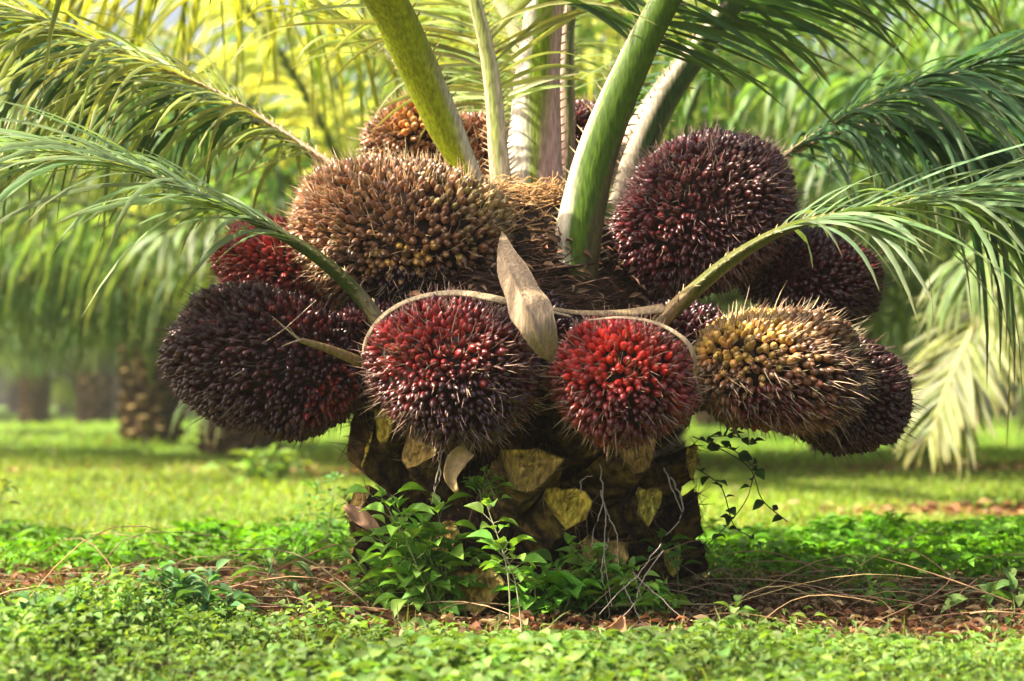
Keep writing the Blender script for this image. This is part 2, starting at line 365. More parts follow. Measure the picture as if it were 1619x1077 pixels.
def leaf_base_mesh(seed, cutcol):
    rng = np.random.default_rng(seed); G = Geo()
    out2 = np.array([(-1, .55), (-.62, .8), (-.2, .72), (.22, .74), (.6, .82), (1, .55), (.92, .05), (.66, -.45), (.38, -.8), (0, -.95), (-.36, -.82), (-.7, -.42), (-.94, .02)])
    seg = len(out2); m = 7; rows = []; cut_up = rng.uniform(-.1, .35); shp = out2 * (1 + .10 * rng.normal(size=(seg, 1))) + .05 * rng.normal(size=(seg, 2)); lx = rng.normal() * .02
    for k in range(m):
        t = k / (m - 1)
        w = .080 * (1 - .26 * t); h = .056 * (1 - .06 * t)
        cen = np.array([lx * t, .165 * t, -.035 + .075 * t ** 1.2])
        a_up = nrm(np.array([0, -cut_up * t - .25 * (1 - t), 1]))
        rows.append(cen + np.outer(shp[:, 0] * w, [1, 0, 0]) + np.outer(shp[:, 1] * h, a_up) + rng.normal(0, .0022, (seg, 3)))
    V = np.concatenate(rows); mossy = rng.random() < .5
    side = np.where(rng.random((len(V), 1)) < (.55 if mossy else .2), np.array([[.13, .085, .022]]), np.array([[.035, .022, .014]])) * np.exp(rng.normal(0, .25, (len(V), 1)))
    G.add(V, grid_faces(m, seg, True), side, 0)
    end = rows[-1]; cen = end.mean(0); rings = [end]; cols = [np.tile(np.asarray(cutcol) * .5, (seg, 1))]
    for q, dep in ((.9, -.002), (.66, -.007), (.4, -.002), (.18, -.006)):
        rings.append(cen + (end - cen) * q + np.array([0, 1, .2]) * (dep + rng.normal(0, .003, (seg, 1)))); cols.append(np.asarray(cutcol) * np.exp(rng.normal(0, .4, (seg, 1))))
    G.add(np.concatenate(rings), grid_faces(5, seg, True), np.clip(np.concatenate(cols), 0, 1), 1)
    G.add(np.concatenate([rings[-1], rings[-1].mean(0)[None]]), np.array([[i, (i + 1) % seg, seg] for i in range(seg)]), np.asarray(cutcol) * .8, 1)
    n = 30; idx = rng.integers(0, seg, n); D = nrm(rng.normal(0, .6, (n, 3)) + np.array([0, .5, -.2])); L = rng.uniform(.012, .05, n); t = np.linspace(0, 1, 3)
    tubes(G, end[idx][:, None] + D[:, None] * (L[:, None] * t)[..., None], np.outer(np.full(n, .0012), [1, .8, .2]), (.16, .10, .05), seg=3, mat=0)
    me = G.mesh('leaf_base', [M_BARK, M_CUT], False); return me
cuts = [(.58, .42, .06), (.60, .46, .08), (.55, .36, .11), (.42, .28, .08), (.50, .40, .07)]
lbm = [leaf_base_mesh(40 + i, cuts[i % 5]) for i in range(10)]
rngT = np.random.default_rng(77); k = 0
for row in range(5):
    z = 0.08 + row * 0.118
    for j in range(10):
        a = (j + .5 * (row % 2) + .13 * row + .2) * 2 * np.pi / 10 + rngT.normal(0, .05)
        # front-facing half is -Y
        o = bpy.data.objects.new('leaf_base', lbm[rngT.integers(0, 10)]); C.objects.link(o); o.parent = trunk
        rr = np.interp(z, [0, .3, .75], [.29, .265, .27])
        o.location = (rr * math.cos(a), rr * math.sin(a), z + rngT.normal(0, .01))
        o.rotation_euler = (rngT.normal(0, .14), rngT.normal(0, .16), a - math.pi / 2)
        s_ = rngT.uniform(.78, 1.15); o.scale = (s_, s_ * rngT.uniform(.8, 1.15), s_)

# crown fibre mat
def crown_fibre():
    rng = np.random.default_rng(8); G = Geo()
    nu, nv = 48, 14; u = np.arange(nu) * 2 * np.pi / nu; zz = np.linspace(.70, 1.03, nv); rr = np.interp(zz, [.70, .8, .9, 1.0, 1.03], [.36, .28, .21, .15, .10])
    V = np.array([[r * math.cos(a) * (1 + .05 * math.sin(5 * a + z * 30)), r * math.sin(a), z] for z, r in zip(zz, rr) for a in u])
    G.add(V, grid_faces(nv, nu, True), (.07, .035, .018))
    n = 2300; z = rng.uniform(.71, 1.04, n); a = rng.uniform(0, 2 * np.pi, n); m = 9; t = np.linspace(-.5, .5, m)
    span = rng.uniform(.25, .9, n); aa = a[:, None] + span[:, None] * t; r0 = np.interp(z, [.70, .8, .9, 1.0, 1.04], [.36, .28, .21, .15, .10]) + rng.uniform(0, .018, n)
    wob = np.cumsum(rng.normal(0, .0055, (n, m)), 1); zz2 = z[:, None] + wob + rng.normal(0, .04, (n, 1)) * t
    r2 = r0[:, None] + np.cumsum(rng.normal(0, .004, (n, m)), 1)
    A = np.stack([r2 * np.cos(aa), r2 * np.sin(aa), zz2], -1)
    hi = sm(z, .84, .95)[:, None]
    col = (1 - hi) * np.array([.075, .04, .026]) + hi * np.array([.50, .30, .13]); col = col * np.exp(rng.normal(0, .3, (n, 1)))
    tubes(G, A, np.outer(rng.uniform(.0008, .0024, n) * np.where(rng.random(n) < .08, 2.2, 1), np.interp(t, [-.5, 0, .5], [.4, 1, .4])), np.clip(col, 0, 1), seg=4)
    q = 500; a = rng.uniform(0, 2 * np.pi, q); z = rng.uniform(.72, .98, q); r_ = np.interp(z, [.70, .8, .9, 1.0], [.41, .34, .25, .17]) + .01
    D, N = rand_leaf_dirs(rng, q, .5); L = rng.uniform(.015, .05, q); scatter(G, LT3, np.stack([r_ * np.cos(a), r_ * np.sin(a), z], 1), D, nrm(N + np.stack([np.cos(a), np.sin(a), 0 * a], 1)), L, L * rng.uniform(.2, .5, q), vary(rng, (.16, .09, .05), q, .4))
    return G
crown_fibre().build('crown_fibre', M_FIBRE, palm)

# ------------------------------------------------------------------ fronds of the main palm
GRN = np.array([.11, .20, .025]); DGRN = np.array([.035, .075, .018]); PALE = np.array([.62, .55, .40]); PINK = np.array([.55, .36, .28])
def stalk(G, path, w, h, N0, green, pale, pink, paleT=0.5, rng=None, thorn=True, seg=20, greenw=.8):
    n = len(path); T = nrm(np.gradient(path, axis=0)); N0 = np.asarray(N0, float)
    S = nrm(np.cross(T, N0)); N = np.cross(S, T)
    ph = np.arange(seg) * 2 * np.pi / seg
    cx, sz = np.cos(ph), np.sin(ph); sz = np.where(sz > 0, sz * .30, sz)      # +N is the flat adaxial face
    V = path[:, None] + S[:, None] * (w[:, None] * cx)[..., None] + N[:, None] * (h[:, None] * sz)[..., None]
    t = np.linspace(0, 1, n)[:, None]
    ab = np.clip(-np.sin(ph), 0, 1)[None]                                    # 1 = centre of the outer face
    edge = np.abs(np.cos(ph))[None]
    g = np.clip((greenw * np.clip(t / max(paleT, 1e-3), 0, 1) ** .6 + .10 - edge * .92) * 6, 0, 1) * (ab > 0)
    g = np.maximum(g, sm(t, paleT, paleT * 1.6) * np.ones_like(edge) * (.85 + .15 * (ab > 0)))
    left = (np.cos(ph)[None] < 0)
    pl = np.where(left[..., None], pale, pink) * np.ones((n, seg, 3))
    stre = 1 + .12 * np.sin(ph * 7)[None, :, None]
    col = pl * (1 - g[..., None]) * stre + np.asarray(green) * g[..., None] * stre
    G.add(V.reshape(-1, 3), grid_faces(n, seg, True), col.reshape(-1, 3))
    if thorn and rng is not None:
        nt = 130; k = rng.integers(int(n * .02), int(n * .55), nt); sd_ = np.where(rng.random(nt) < .5, -1, 1)
        p = path[k] + S[k] * (w[k] * sd_ * .97)[:, None]
        D = nrm(S[k] * sd_[:, None] * .8 + T[k] * .5 + N[k] * rng.uniform(-.2, .5, (nt, 1)))
        L = rng.uniform(.010, .030, nt); tt = np.linspace(0, 1, 3)
        tubes(G, p[:, None] + D[:, None] * (L[:, None] * tt)[..., None], np.outer(np.full(nt, .0026), [1, .6, .1]), (.5, .4, .22), seg=4)
    return T, S, N
def frond(parent, ctrl, w, h, N0, seed, t0=.3, nl=90, L=.6, Wd=.026, droop=.5, green=GRN, leafcol=(.07, .15, .03), pale=PALE, pink=PINK, paleT=.4, label=None,
          ns=60, ang=(25, 60), lift=(-.25, .35), greenw=.8, lprof=((0, .45), (.25, 1), (.7, .9), (1, .35)), sides=(-1, 1), name='frond', droopv=.35, gap=0.0, mat=None, matl=None):
    rng = np.random.default_rng(seed)
    path = spline([P(*c) if len(c) == 3 else np.array(c[:3]) for c in ctrl], ns)
    ww = interp(w, ns); hh = interp(h, ns)
    G = Geo(); T, S, N = stalk(G, path, ww, hh, N0, green, pale, pink, paleT, rng, greenw=greenw)
    o = G.build(name, mat or M_STALK, parent)
    if label: o['label'] = label
    n = nl * len(sides); sd_ = np.tile(sides, nl).astype(float); tt = np.clip(t0 + (1 - t0) * (np.repeat(np.arange(nl), len(sides)) + rng.uniform(-.6, .6, n)) / nl, 0, .999)
    u = tt * (ns - 1); k = u.astype(int); f = (u - k)[:, None]; k1 = np.minimum(k + 1, ns - 1)
    p0 = path[k] * (1 - f) + path[k1] * f
    Tn, Sn, Nn = T[k], S[k], N[k]; rel = (tt - t0) / (1 - t0)
    p0 = p0 + Sn * (ww[k] * .7 * sd_)[:, None]
    a = R(1) * (ang[1] + (ang[0] - ang[1]) * rel + rng.normal(0, 7, n))      # angle from rachis
    up = rng.uniform(lift[0], lift[1], n)
    D = nrm(Tn * np.cos(a)[:, None] + Sn * (sd_ * np.sin(a))[:, None] + Nn * up[:, None])
    Ls = L * np.interp(rel, [q[0] for q in lprof], [q[1] for q in lprof]) * rng.uniform(.8, 1.1, n)
    keep = rng.random(n) > gap
    nv = nrm(Nn + rng.normal(0, .35, (n, 3)) + np.array([0, 0, .3]))
    cl = vary(rng, leafcol, n, .22, .06)
    Gl = Geo(); ribbons(Gl, p0[keep], D[keep], nv[keep], Ls[keep], Wd * rng.uniform(.75, 1.15, n)[keep], np.clip(droop + rng.normal(0, droopv * droop, n), 0, 1.6)[keep], rng, m=9, col=cl[keep], tipc=(.25, .2, .07),
                        side_curl=rng.normal(0, .06, (n, 3))[keep])
    Gl.build('leaflets', matl or M_FROND, o)
    return o
LG = (.075, .15, .045)
# F1 leaning up to the left, thick
frond(palm, [(800, 385, -.20), (757, 305, -.19), (703, 195, -.22), (655, 88, -.28), (600, -20, -.36), (480, -190, -.55), (330, -380, -.7), (120, -520, -.8), (-150, -560, -.8)],
      [.012, .030, .052, .058, .060, .05, .032, .02, .006], [.012, .026, .038, .040, .040, .036, .022, .012, .005], (.55, .75, .45), 101, t0=.60, nl=70, L=.75, green=(.30, .36, .008), leafcol=(.12, .2, .03), paleT=.25, label='thick yellow green stalk leaning up to the left', droop=.6)
# F2 leaning up to the right, in front
frond(palm, [(905, 450, -.20), (918, 350, -.21), (945, 240, -.21), (993, 120, -.22), (1050, 5, -.23), (1150, -160, -.24), (1320, -330, -.26), (1560, -430, -.3), (1850, -400, -.35)],
      [.060, .056, .050, .042, .036, .030, .022, .015, .005], [.05, .048, .042, .034, .028, .027, .018, .010, .005], (.1, .9, .3), 102, t0=.43, nl=90, L=.6, green=(.07, .135, .004), leafcol=(.06, .13, .03), paleT=.34, pale=(.10,.09,.035), pink=PALE, label='dark green stalk rising to the right in front of the crown', droop=.22, ang=(30, 80), Wd=.014, lift=(-.1, .6))
# F3 centre upright
frond(palm, [(838, 325, .06), (845, 230, .06), (850, 120, .05), (862, 0, .04), (880, -190, .0), (905, -420, -.12), (930, -620, -.4), (950, -700, -.9)],
      [.086, .070, .058, .048, .036, .026, .016, .006], [.05, .045, .04, .034, .026, .018, .012, .006], (0, .95, .2), 103, t0=.60, nl=70, L=.75, green=(.20, .30, .01), leafcol=(.09, .17, .03), paleT=.6, pink=(.78, .72, .60), pale=(.62, .42, .36), greenw=.55, label='upright central stalk, white and pink with a green wedge')
frond(palm, [(794, 310, -.02), (787, 230, -.03), (778, 130, -.04), (756, 20, -.06), (700, -150, -.08), (600, -330, -.1), (450, -450, -.1)],
      [.028, .026, .022, .018, .014, .010, .005], [.022, .02, .018, .014, .011, .008, .004], (.2, .8, .3), 104, t0=.28, nl=42, L=.62, droop=.3, Wd=.014, ang=(30, 70), green=(.30, .34, .10), leafcol=(.28, .34, .13), paleT=.8, pale=(.70, .62, .42), pink=(.62, .45, .30), label='slender cream coloured stalk behind the central one')
frond(palm, [(893, 300, .2), (897, 200, .21), (896, 100, .22), (905, 0, .24), (950, -170, .3), (1040, -320, .4), (1180, -420, .5)],
      [.026, .024, .02, .017, .013, .009, .005], [.02, .02, .016, .013, .010, .008, .004], (-.2, .8, .3), 105, t0=.5, nl=60, L=.7, green=(.12, .16, .04), leafcol=(.08, .15, .04), paleT=1.0, pale=(.42, .3, .22), pink=(.42, .27, .22), label='slender pinkish brown stalk behind the central one')
# F4 right, behind F2
frond(palm, [(985, 330, .14), (1012, 240, .15), (1050, 160, .17), (1105, 80, .2), (1165, 0, .22), (1290, -130, .28), (1480, -230, .32), (1720, -230, .35), (1950, -100, .4)],
      [.046, .042, .038, .034, .030, .022, .014, .009, .005], [.03, .03, .026, .023, .02, .015, .011, .008, .004], (-.25, .9, .35), 106, t0=.46, nl=90, L=.8, green=(.06, .11, .02), leafcol=(.045, .11, .03), paleT=.6, pale=(.10, .13, .03), pink=(.46, .38, .28), droop=.28, ang=(22, 50), Wd=.018, label='grey green stalk on the right behind the dark green one')
# F5 lower left, in front of the purple bunch
frond(palm, [(612, 515, -.36), (560, 450, -.38), (490, 392, -.41), (400, 345, -.44), (300, 300, -.48), (200, 262, -.5), (90, 240, -.52), (-40, 232, -.52), (-260, 260, -.5), (-520, 370, -.45)],
      [.036, .034, .030, .022, .015, .011, .009, .008, .006, .003], [.028, .026, .022, .015, .012, .01, .008, .007, .005, .003], (.1, -.2, 1), 107, t0=.24, nl=74, L=.66, green=(.05, .09, .012), leafcol=(.20, .30, .13), paleT=.07, pale=(.34, .27, .13), pink=(.34, .25, .12), droop=.40, ang=(18, 40), lift=(-.1, .3), Wd=.017, label='low stalk arching to the left over the purple bunch')
# F6 upper left
frond(palm, [(700, 380, .05), (600, 305, .08), (510, 248, .08), (420, 190, .08), (330, 138, .06), (235, 98, .02), (130, 55, -.05), (0, 5, -.12), (-200, -40, -.2), (-480, 20, -.25)],
      [.03, .022, .017, .014, .013, .012, .011, .009, .006, .003], [.02, .016, .013, .011, .010, .010, .009, .008, .005, .003], (.15, -.3, 1), 108, t0=.24, nl=110, L=.62, green=(.30, .22, .10), leafcol=(.24, .30, .07), paleT=.7, pale=(.66, .46, .30), pink=(.52, .33, .22), droop=.42, ang=(26, 62), lift=(-.35, .35), Wd=.016, label='pinkish stalk arching to the upper left with drooping leaflets')
# F7 lower right
frond(palm, [(1035, 508, -.42), (1085, 462, -.44), (1160, 402, -.47), (1250, 355, -.5), (1345, 335, -.53), (1450, 318, -.56), (1570, 300, -.58), (1720, 310, -.58), (1950, 400, -.55), (2150, 560, -.5)],
      [.036, .036, .031, .023, .014, .010, .009, .008, .006, .003], [.03, .028, .024, .016, .011, .009, .008, .007, .005, .003], (-.1, -.2, 1), 109, t0=.30, nl=72, L=.68, green=(.07, .10, .012), leafcol=(.17, .27, .13), paleT=.09, pale=(.42, .30, .14), pink=(.38, .26, .12), droop=.45, ang=(18, 42), lift=(-.1, .35), Wd=.017, label='low stalk arching to the right between the fruit bunches')
# F8 upper right
frond(palm, [(1130, 330, .15), (1190, 280, .15), (1250, 238, .14), (1330, 188, .10), (1420, 146, .05), (1520, 112, 0), (1640, 75, -.05), (1850, 60, -.1), (2100, 140, -.1)],
      [.024, .018, .015, .013, .011, .010, .009, .006, .003], [.018, .014, .012, .010, .009, .008, .007, .005, .003], (-.1, -.3, 1), 110, t0=.24, nl=120, L=.66, green=(.05, .08, .02), leafcol=(.06, .14, .05), paleT=.45, pale=(.5, .38, .25), pink=(.25, .18, .10), droop=.5, ang=(22, 55), lift=(-.35, .35), Wd=.016, label='stalk arching to the upper right above the dark bunch')
# back fronds, rising behind the crown
frond(palm, [(950, 300, .3), (1010, 180, .5), (1120, 40, .8), (1290, -80, 1.1), (1520, -130, 1.4), (1750, -60, 1.6)], [.03, .025, .02, .014, .01, .004], [.02, .018, .015, .011, .008, .003], (-.4, 0, .9), 111, t0=.22, nl=130, L=.95, green=(.05, .09, .02), leafcol=(.05, .12, .035), paleT=.2, droop=.3, ang=(22, 55), Wd=.018)
frond(palm, [(760, 300, .3), (690, 170, .55), (560, 40, .9), (400, -40, 1.3), (200, -60, 1.6), (0, 30, 1.8)], [.03, .025, .02, .014, .01, .004], [.02, .018, .015, .011, .008, .003], (.4, 0, .9), 112, t0=.3, nl=90, L=.8, green=(.2, .22, .05), leafcol=(.26, .30, .04), paleT=.2, droop=.45, Wd=.018)
frond(palm, [(840, 300, .3), (835, 150, .7), (800, 20, 1.3), (740, -20, 2.0), (660, 60, 2.6)], [.03, .025, .02, .012, .004], [.02, .018, .014, .009, .003], (0, -.5, .9), 113, t0=.18, nl=80, L=.7, green=(.14, .18, .05), leafcol=(.22, .28, .08), paleT=.2, droop=.3, Wd=.016)

frond(palm, [(690, 400, .15), (585, 305, .22), (455, 222, .28), (320, 145, .32), (170, 75, .33), (10, 30, .33), (-200, 30, .3), (-420, 150, .3)], [.015, .012, .010, .009, .008, .007, .006, .003], [.012, .010, .009, .008, .007, .006, .005, .003], (.2, -.3, 1), 114, t0=.34, nl=110, L=.6,
      green=(.05, .08, .02), leafcol=(.05, .12, .035), paleT=.2, pale=(.13, .13, .04), pink=(.11, .11, .04), droop=.6, ang=(26, 62), lift=(-.3, .3), Wd=.020, label='dark stalk behind the pinkish one at the upper left')
frond(palm, [(1120, 350, .25), (1260, 235, .3), (1390, 195, .32), (1520, 215, .3), (1640, 280, .25), (1780, 400, .2)], [.024, .018, .013, .010, .007, .003], [.018, .014, .011, .009, .006, .003], (-.1, -.3, 1), 115, t0=.34, nl=100, L=.62,
      green=(.05, .08, .02), leafcol=(.045, .115, .04), paleT=.3, droop=.75, ang=(26, 60), lift=(-.3, .3), Wd=.019, label='dark drooping stalk behind the upper right one')

# ------------------------------------------------------------------ dry spathe, bracts, broken stalk
def spathe():
    G = Geo(); n, m = 30, 17
    cen = spline([P(793, 366, -.50), P(803, 410, -.60), P(826, 462, -.70), P(850, 515, -.75), P(872, 572, -.70)], n)
    t = np.linspace(0, 1, n); w = np.interp(t, [0, .1, .3, .6, .8, .93, 1], [.001, .010, .030, .045, .038, .020, .002])
    T = nrm(np.gradient(cen, axis=0)); S = nrm(np.cross(T, [0, -1, 0.2])); N = np.cross(S, T)
    N = N * np.sign((N @ np.array([0, -1, 0])))[:, None]
    u = np.linspace(-1, 1, m)
    off = (.35 * (1 - u ** 2))[None] * w[:, None] + .0016 * np.sin(u * 24)[None] + .006 * np.sin(t * 9)[:, None] * u[None] ** 2 + (.010 * np.exp(-((u - .25) / .12) ** 2))[None] * sm(t, .2, .5)[:, None]
    rng = np.random.default_rng(2); st = np.cumsum(rng.normal(0, .12, m)); st = .85 + .16 * np.tanh(st)
    edge = w[:, None] * (1 + .05 * np.sin(t * 22)[:, None] * np.abs(u)[None])
    V1 = cen[:, None] + S[:, None] * (edge * u[None])[..., None] + N[:, None] * off[..., None]
    V2 = V1 - N[:, None] * .003
    col = np.array([.44, .31, .19]) * st[None, :, None] * (1 + .1 * np.sin(t * 5))[:, None, None]
    G.add(V1.reshape(-1, 3), grid_faces(n, m), col.reshape(-1, 3)); G.add(V2.reshape(-1, 3), grid_faces(n, m)[:, ::-1], col.reshape(-1, 3) * .8)
    for j in (0, m - 1):
        G.add(np.stack([V1[:, j], V2[:, j]], 1).reshape(-1, 3), grid_faces(n, 2), (.4, .3, .18))
    return G
spathe().build('dry_spathe', M_SPATHE, palm)['label'] = 'large pale dried pointed spathe hanging between the two red bunches'
def band(ctrl, w, label, col=(.52, .40, .24), flat=(0, -.6, .8)):
    n = 40; path = spline([P(*c) for c in ctrl], n); T = nrm(np.gradient(path, axis=0)); N0 = np.asarray(flat, float)
    S = nrm(np.cross(T, N0)); N = np.cross(S, T); seg = 12; ph = np.arange(seg) * 2 * np.pi / seg; ww = interp(w, n)
    rng = np.random.default_rng(int(ctrl[0][0])); V = path[:, None] + S[:, None] * (ww[:, None] * np.cos(ph))[..., None] + N[:, None] * (ww[:, None] * .35 * np.sin(ph))[..., None]
    col = np.asarray(col) * (1 + .18 * np.sin(np.linspace(0, 14, n)))[:, None, None] * np.exp(rng.normal(0, .12, (1, seg, 1)))
    G = Geo(); G.add(V.reshape(-1, 3), grid_faces(n, seg, True), col.reshape(-1, 3)); o = G.build('dry_bract', M_SPATHE, palm); o['label'] = label
band([(900, 500, -.50), (850, 488, -.56), (790, 474, -.60), (720, 463, -.58), (650, 474, -.58), (600, 505, -.58), (575, 550, -.56), (578, 600, -.5)], [.006, .009, .013, .011, .008, .007, .006, .004], 'pale bract arching over the round dark red bunch')
band([(1050, 488, -.44), (980, 495, -.46), (910, 494, -.47), (860, 485, -.47)], [.018, .012, .009, .006], 'brown bract crossing under the crown fibre', col=(.34, .24, .13))
band([(930, 506, -.60), (985, 502, -.64), (1040, 512, -.66), (1085, 540, -.66), (1100, 575, -.64), (1095, 600, -.6)], [.003, .005, .006, .008, .008, .004], 'pale bract curling round the brightest red bunch', col=(.56, .40, .25))
def broken():
    G = Geo(); path = spline([P(640, 605, -.40), P(575, 575, -.50), (P(520, 552, -.56)), P(475, 538, -.60)], 20)
    tubes(G, path, interp([.016, .014, .010, .006], 20)[None], (.26, .18, .07), seg=8)
    for (a, b) in (((430, 500), .003), ((445, 548), .003), ((455, 515), .002)):
        tubes(G, spline([P(500, 546, -.58), P(475, 538, -.60), P(a[0], a[1], -.63)], 8), interp([.005, b, .0006], 8)[None], (.5, .38, .24), seg=5)
    tubes(G, spline([P(420, 540, -.5), P(450, 520, -.56), P(500, 475, -.58)], 8), np.full((1, 8), .0014), (.45, .33, .25), seg=4)
    return G
broken().build('broken_stalk', M_STALK, palm)['label'] = 'broken dry stalk with a split end in front of the purple bunch'

# ------------------------------------------------------------------ background palms
def bg_crown(seed, nf=28, nl=46, m=5, L=4.1, cr=1.0, wd=.05, lc=(.12, .21, .03)):
    rng = np.random.default_rng(seed); G = Geo()
    for i in range(nf):
        q = i / (nf - 1); az = i * 2.39996 + rng.normal(0, .15)
        el = R(84 - 62 * q ** 1.2 + rng.normal(0, 5)); Lf = L * rng.uniform(.85, 1.1) * (1 - .12 * abs(q - .5))
        out = np.array([math.cos(az), math.sin(az), 0]); n = 16; t = np.linspace(0, 1, n)
        th = el - (R(48) + R(35) * (1 - q)) * t ** 1.5                     # elevation falls along the rachis
        seg = np.stack([np.cos(th), np.sin(th)], 1) * (Lf / (n - 1)); rz = np.concatenate([[[0, 0]], np.cumsum(seg[:-1], 0)])
        path = out * rz[:, :1] + np.array([0, 0, 1.]) * rz[:, 1:] + out * .15
        tubes(G, path, interp([.045, .03, .02, .008], n)[None], (.14, .17, .05), seg=5, mat=1)
        T = nrm(np.gradient(path, axis=0)); S = np.tile(np.array([-out[1], out[0], 0]), (n, 1)); N = np.cross(S, T)
        N = N * np.where(N[:, 2:3] < 0, -1, 1)
        k2 = nl * 2; sd_ = np.tile([-1., 1.], nl); tt = .18 + .81 * (np.repeat(np.arange(nl), 2) + rng.uniform(0, 1, k2)) / nl
        k = (tt * (n - 1)).astype(int); f = (tt * (n - 1) - k)[:, None]; k1 = np.minimum(k + 1, n - 1); p0 = path[k] * (1 - f) + path[k1] * f
        a = R(1) * (65 - 35 * tt + rng.normal(0, 8, k2))
        D = nrm(T[k] * np.cos(a)[:, None] + S[k] * (sd_ * np.sin(a))[:, None] + N[k] * rng.uniform(-.3, .35, (k2, 1)))
        Ls = .85 * np.interp(tt, [.18, .4, .75, 1], [.4, 1, .85, .35]) * rng.uniform(.8, 1.15, k2)
        base = (np.array(lc) * (1 - sm(q, .45, .7)) + np.array([.10, .19, .055]) * sm(q, .45, .7)) * rng.uniform(.75, 1.3) * np.array([1 + .25 * (q > .9) , 1, 1])
        ribbons(G, p0, D, nrm(N[k] + rng.normal(0, .3, (k2, 3))), Ls, wd * rng.uniform(.8, 1.2, k2), rng.uniform(.5, 1.1, k2), rng, m=m, col=vary(rng, base, k2, .2, .05), tipc=(.25, .2, .07))
    return G
def bg_trunk(seed, H=1.15, r=.30):
    rng = np.random.default_rng(seed); G = Geo(); nu = 40; zz = np.linspace(-.1, H, 30); u = np.arange(nu) * 2 * np.pi / nu
    V = np.array([[(r * np.interp(z, [-.1, .2, H * .8, H], [1.15, 1, 1.05, .6])) * math.cos(a), (r * np.interp(z, [-.1, .2, H * .8, H], [1.15, 1, 1.05, .6])) * math.sin(a), z] for z in zz for a in u])
    G.add(V, grid_faces(len(zz), nu, True), (.05, .03, .018))
    z = 0.05; row = 0
    while z < H - .08:
        for j in range(9):
            a = (j + .5 * (row % 2)) * 2 * np.pi / 9 + rng.normal(0, .08); out = np.array([math.cos(a), math.sin(a), 0]); sd_ = np.array([-out[1], out[0], 0])
            base = out * r * .9 + np.array([0, 0, z]); h = .14 * rng.uniform(.8, 1.2); seg = 8; ph = np.arange(seg) * 2 * np.pi / seg
            rows = []
            for q in (0, .5, 1):
                cen = base + out * (.12 * q) + np.array([0, 0, h * q]); rows.append(cen + np.outer(np.cos(ph) * (.10 - .04 * q), sd_) + np.outer(np.sin(ph) * (.05 - .015 * q), nrm(out - np.array([0, 0, .6]))))
            G.add(np.concatenate(rows), grid_faces(3, seg, True), np.array([.13, .075, .04]) * rng.uniform(.5, 1.3))
            G.add(np.concatenate([rows[-1], rows[-1].mean(0)[None] + .01 * out]), np.array([[i, (i + 1) % seg, seg] for i in range(seg)]), np.array([.24, .17, .07]) * rng.uniform(.5, 1.2))
        z += .135; row += 1
    return G
crowns = [bg_crown(200 + i, cr=1, lc=((.16, .29, .06), (.46, .50, .13), (.14, .26, .06))[i]).mesh('crown', [M_FROND_GLOW if i == 1 else M_FROND, M_STALK]) for i in range(3)]  # middle crown: bright yellow leaf colour stands in for the sun glow
trunks = [bg_trunk(300 + i).mesh('trunk', M_BARK) for i in range(3)]
def bg_palm(x, y, s, rot, v, label, H=1.0, lean=0, px=0):
    e = empty('oil_palm', (x, y, float(gheight(x, y)))); e.rotation_euler = (lean, 0, rot); e.scale = (s, s, s)
    tag(e, label, 'palm tree', group='oil palms of the plantation')
    t = bpy.data.objects.new('trunk', trunks[v % 3]); C.objects.link(t); t.parent = e; t.scale = (1, 1, H)
    c = bpy.data.objects.new('crown', crowns[1 if px in (378, 650, 700) else (0, 2)[v % 2]]); C.objects.link(c); c.parent = e; c.location = (0, 0, 1.05 * H)  # listed palms take the crown with glow painted into its leaves
    return e
def at_px(px, d): return (px - W0 / 2) / FPX * d, d - 4.5
BG = [(650, 12.5, 1.0, .9, 'palm with sun glow painted into its yellow leaf colour, straight behind the upper left bunches'), (860, 15, 1.0, 1.0, 'palm straight behind the upright stalks'), (1000, 13.5, 1.05, 1.0, 'palm behind the dark green stalk and the large dark brown bunch'), (55, 45, 1.0, 1.1, 'farthest left palm with a narrow dark trunk'), (150, 42, 1.1, 1.0, 'far palm with a broad reddish brown trunk, second from the left'),
      (240, 21, 1.0, 1.0, 'palm with a mossy rounded trunk standing clear left of the purple bunch'), (378, 16, .95, .72, 'palm with a pale brown stump-like trunk half hidden below the purple bunch'),
      (975, 26, 1.0, 1.0, 'palm right behind the trunk of the foreground palm'), (1330, 18, 1.0, 1.0, 'palm behind the tawny yellow bunch'),
      (700, 34, 1.1, 1.0, 'palm far behind the round dark red bunch'), (1130, 36, 1.1, 1.0, 'palm far behind the right side of the foreground trunk'),
      (1800, 15, 1.0, 1.0, 'palm outside the right edge whose fronds reach into the picture'), (1900, 25, 1.1, 1.0, 'palm beyond the right edge with fronds seen high up'),
      (-160, 16, 1.0, 1.0, 'palm outside the left edge whose fronds hang in from the left'), (-120, 30, 1.1, 1.0, 'palm far beyond the left edge'),
      (1380, 44, 1.2, 1.0, 'farthest palm behind the right bunches'), (880, 48, 1.2, 1.0, 'farthest palm behind the crown centre'),
      (1260, 54, 1.2, 1.0, 'farthest palm behind the dark right bunch')]
for i, (px, d, s, H, lab) in enumerate(BG):
    x, y = at_px(px, d); bg_palm(x, y, s, i * 1.9 + .4, i, lab, H, px=px)
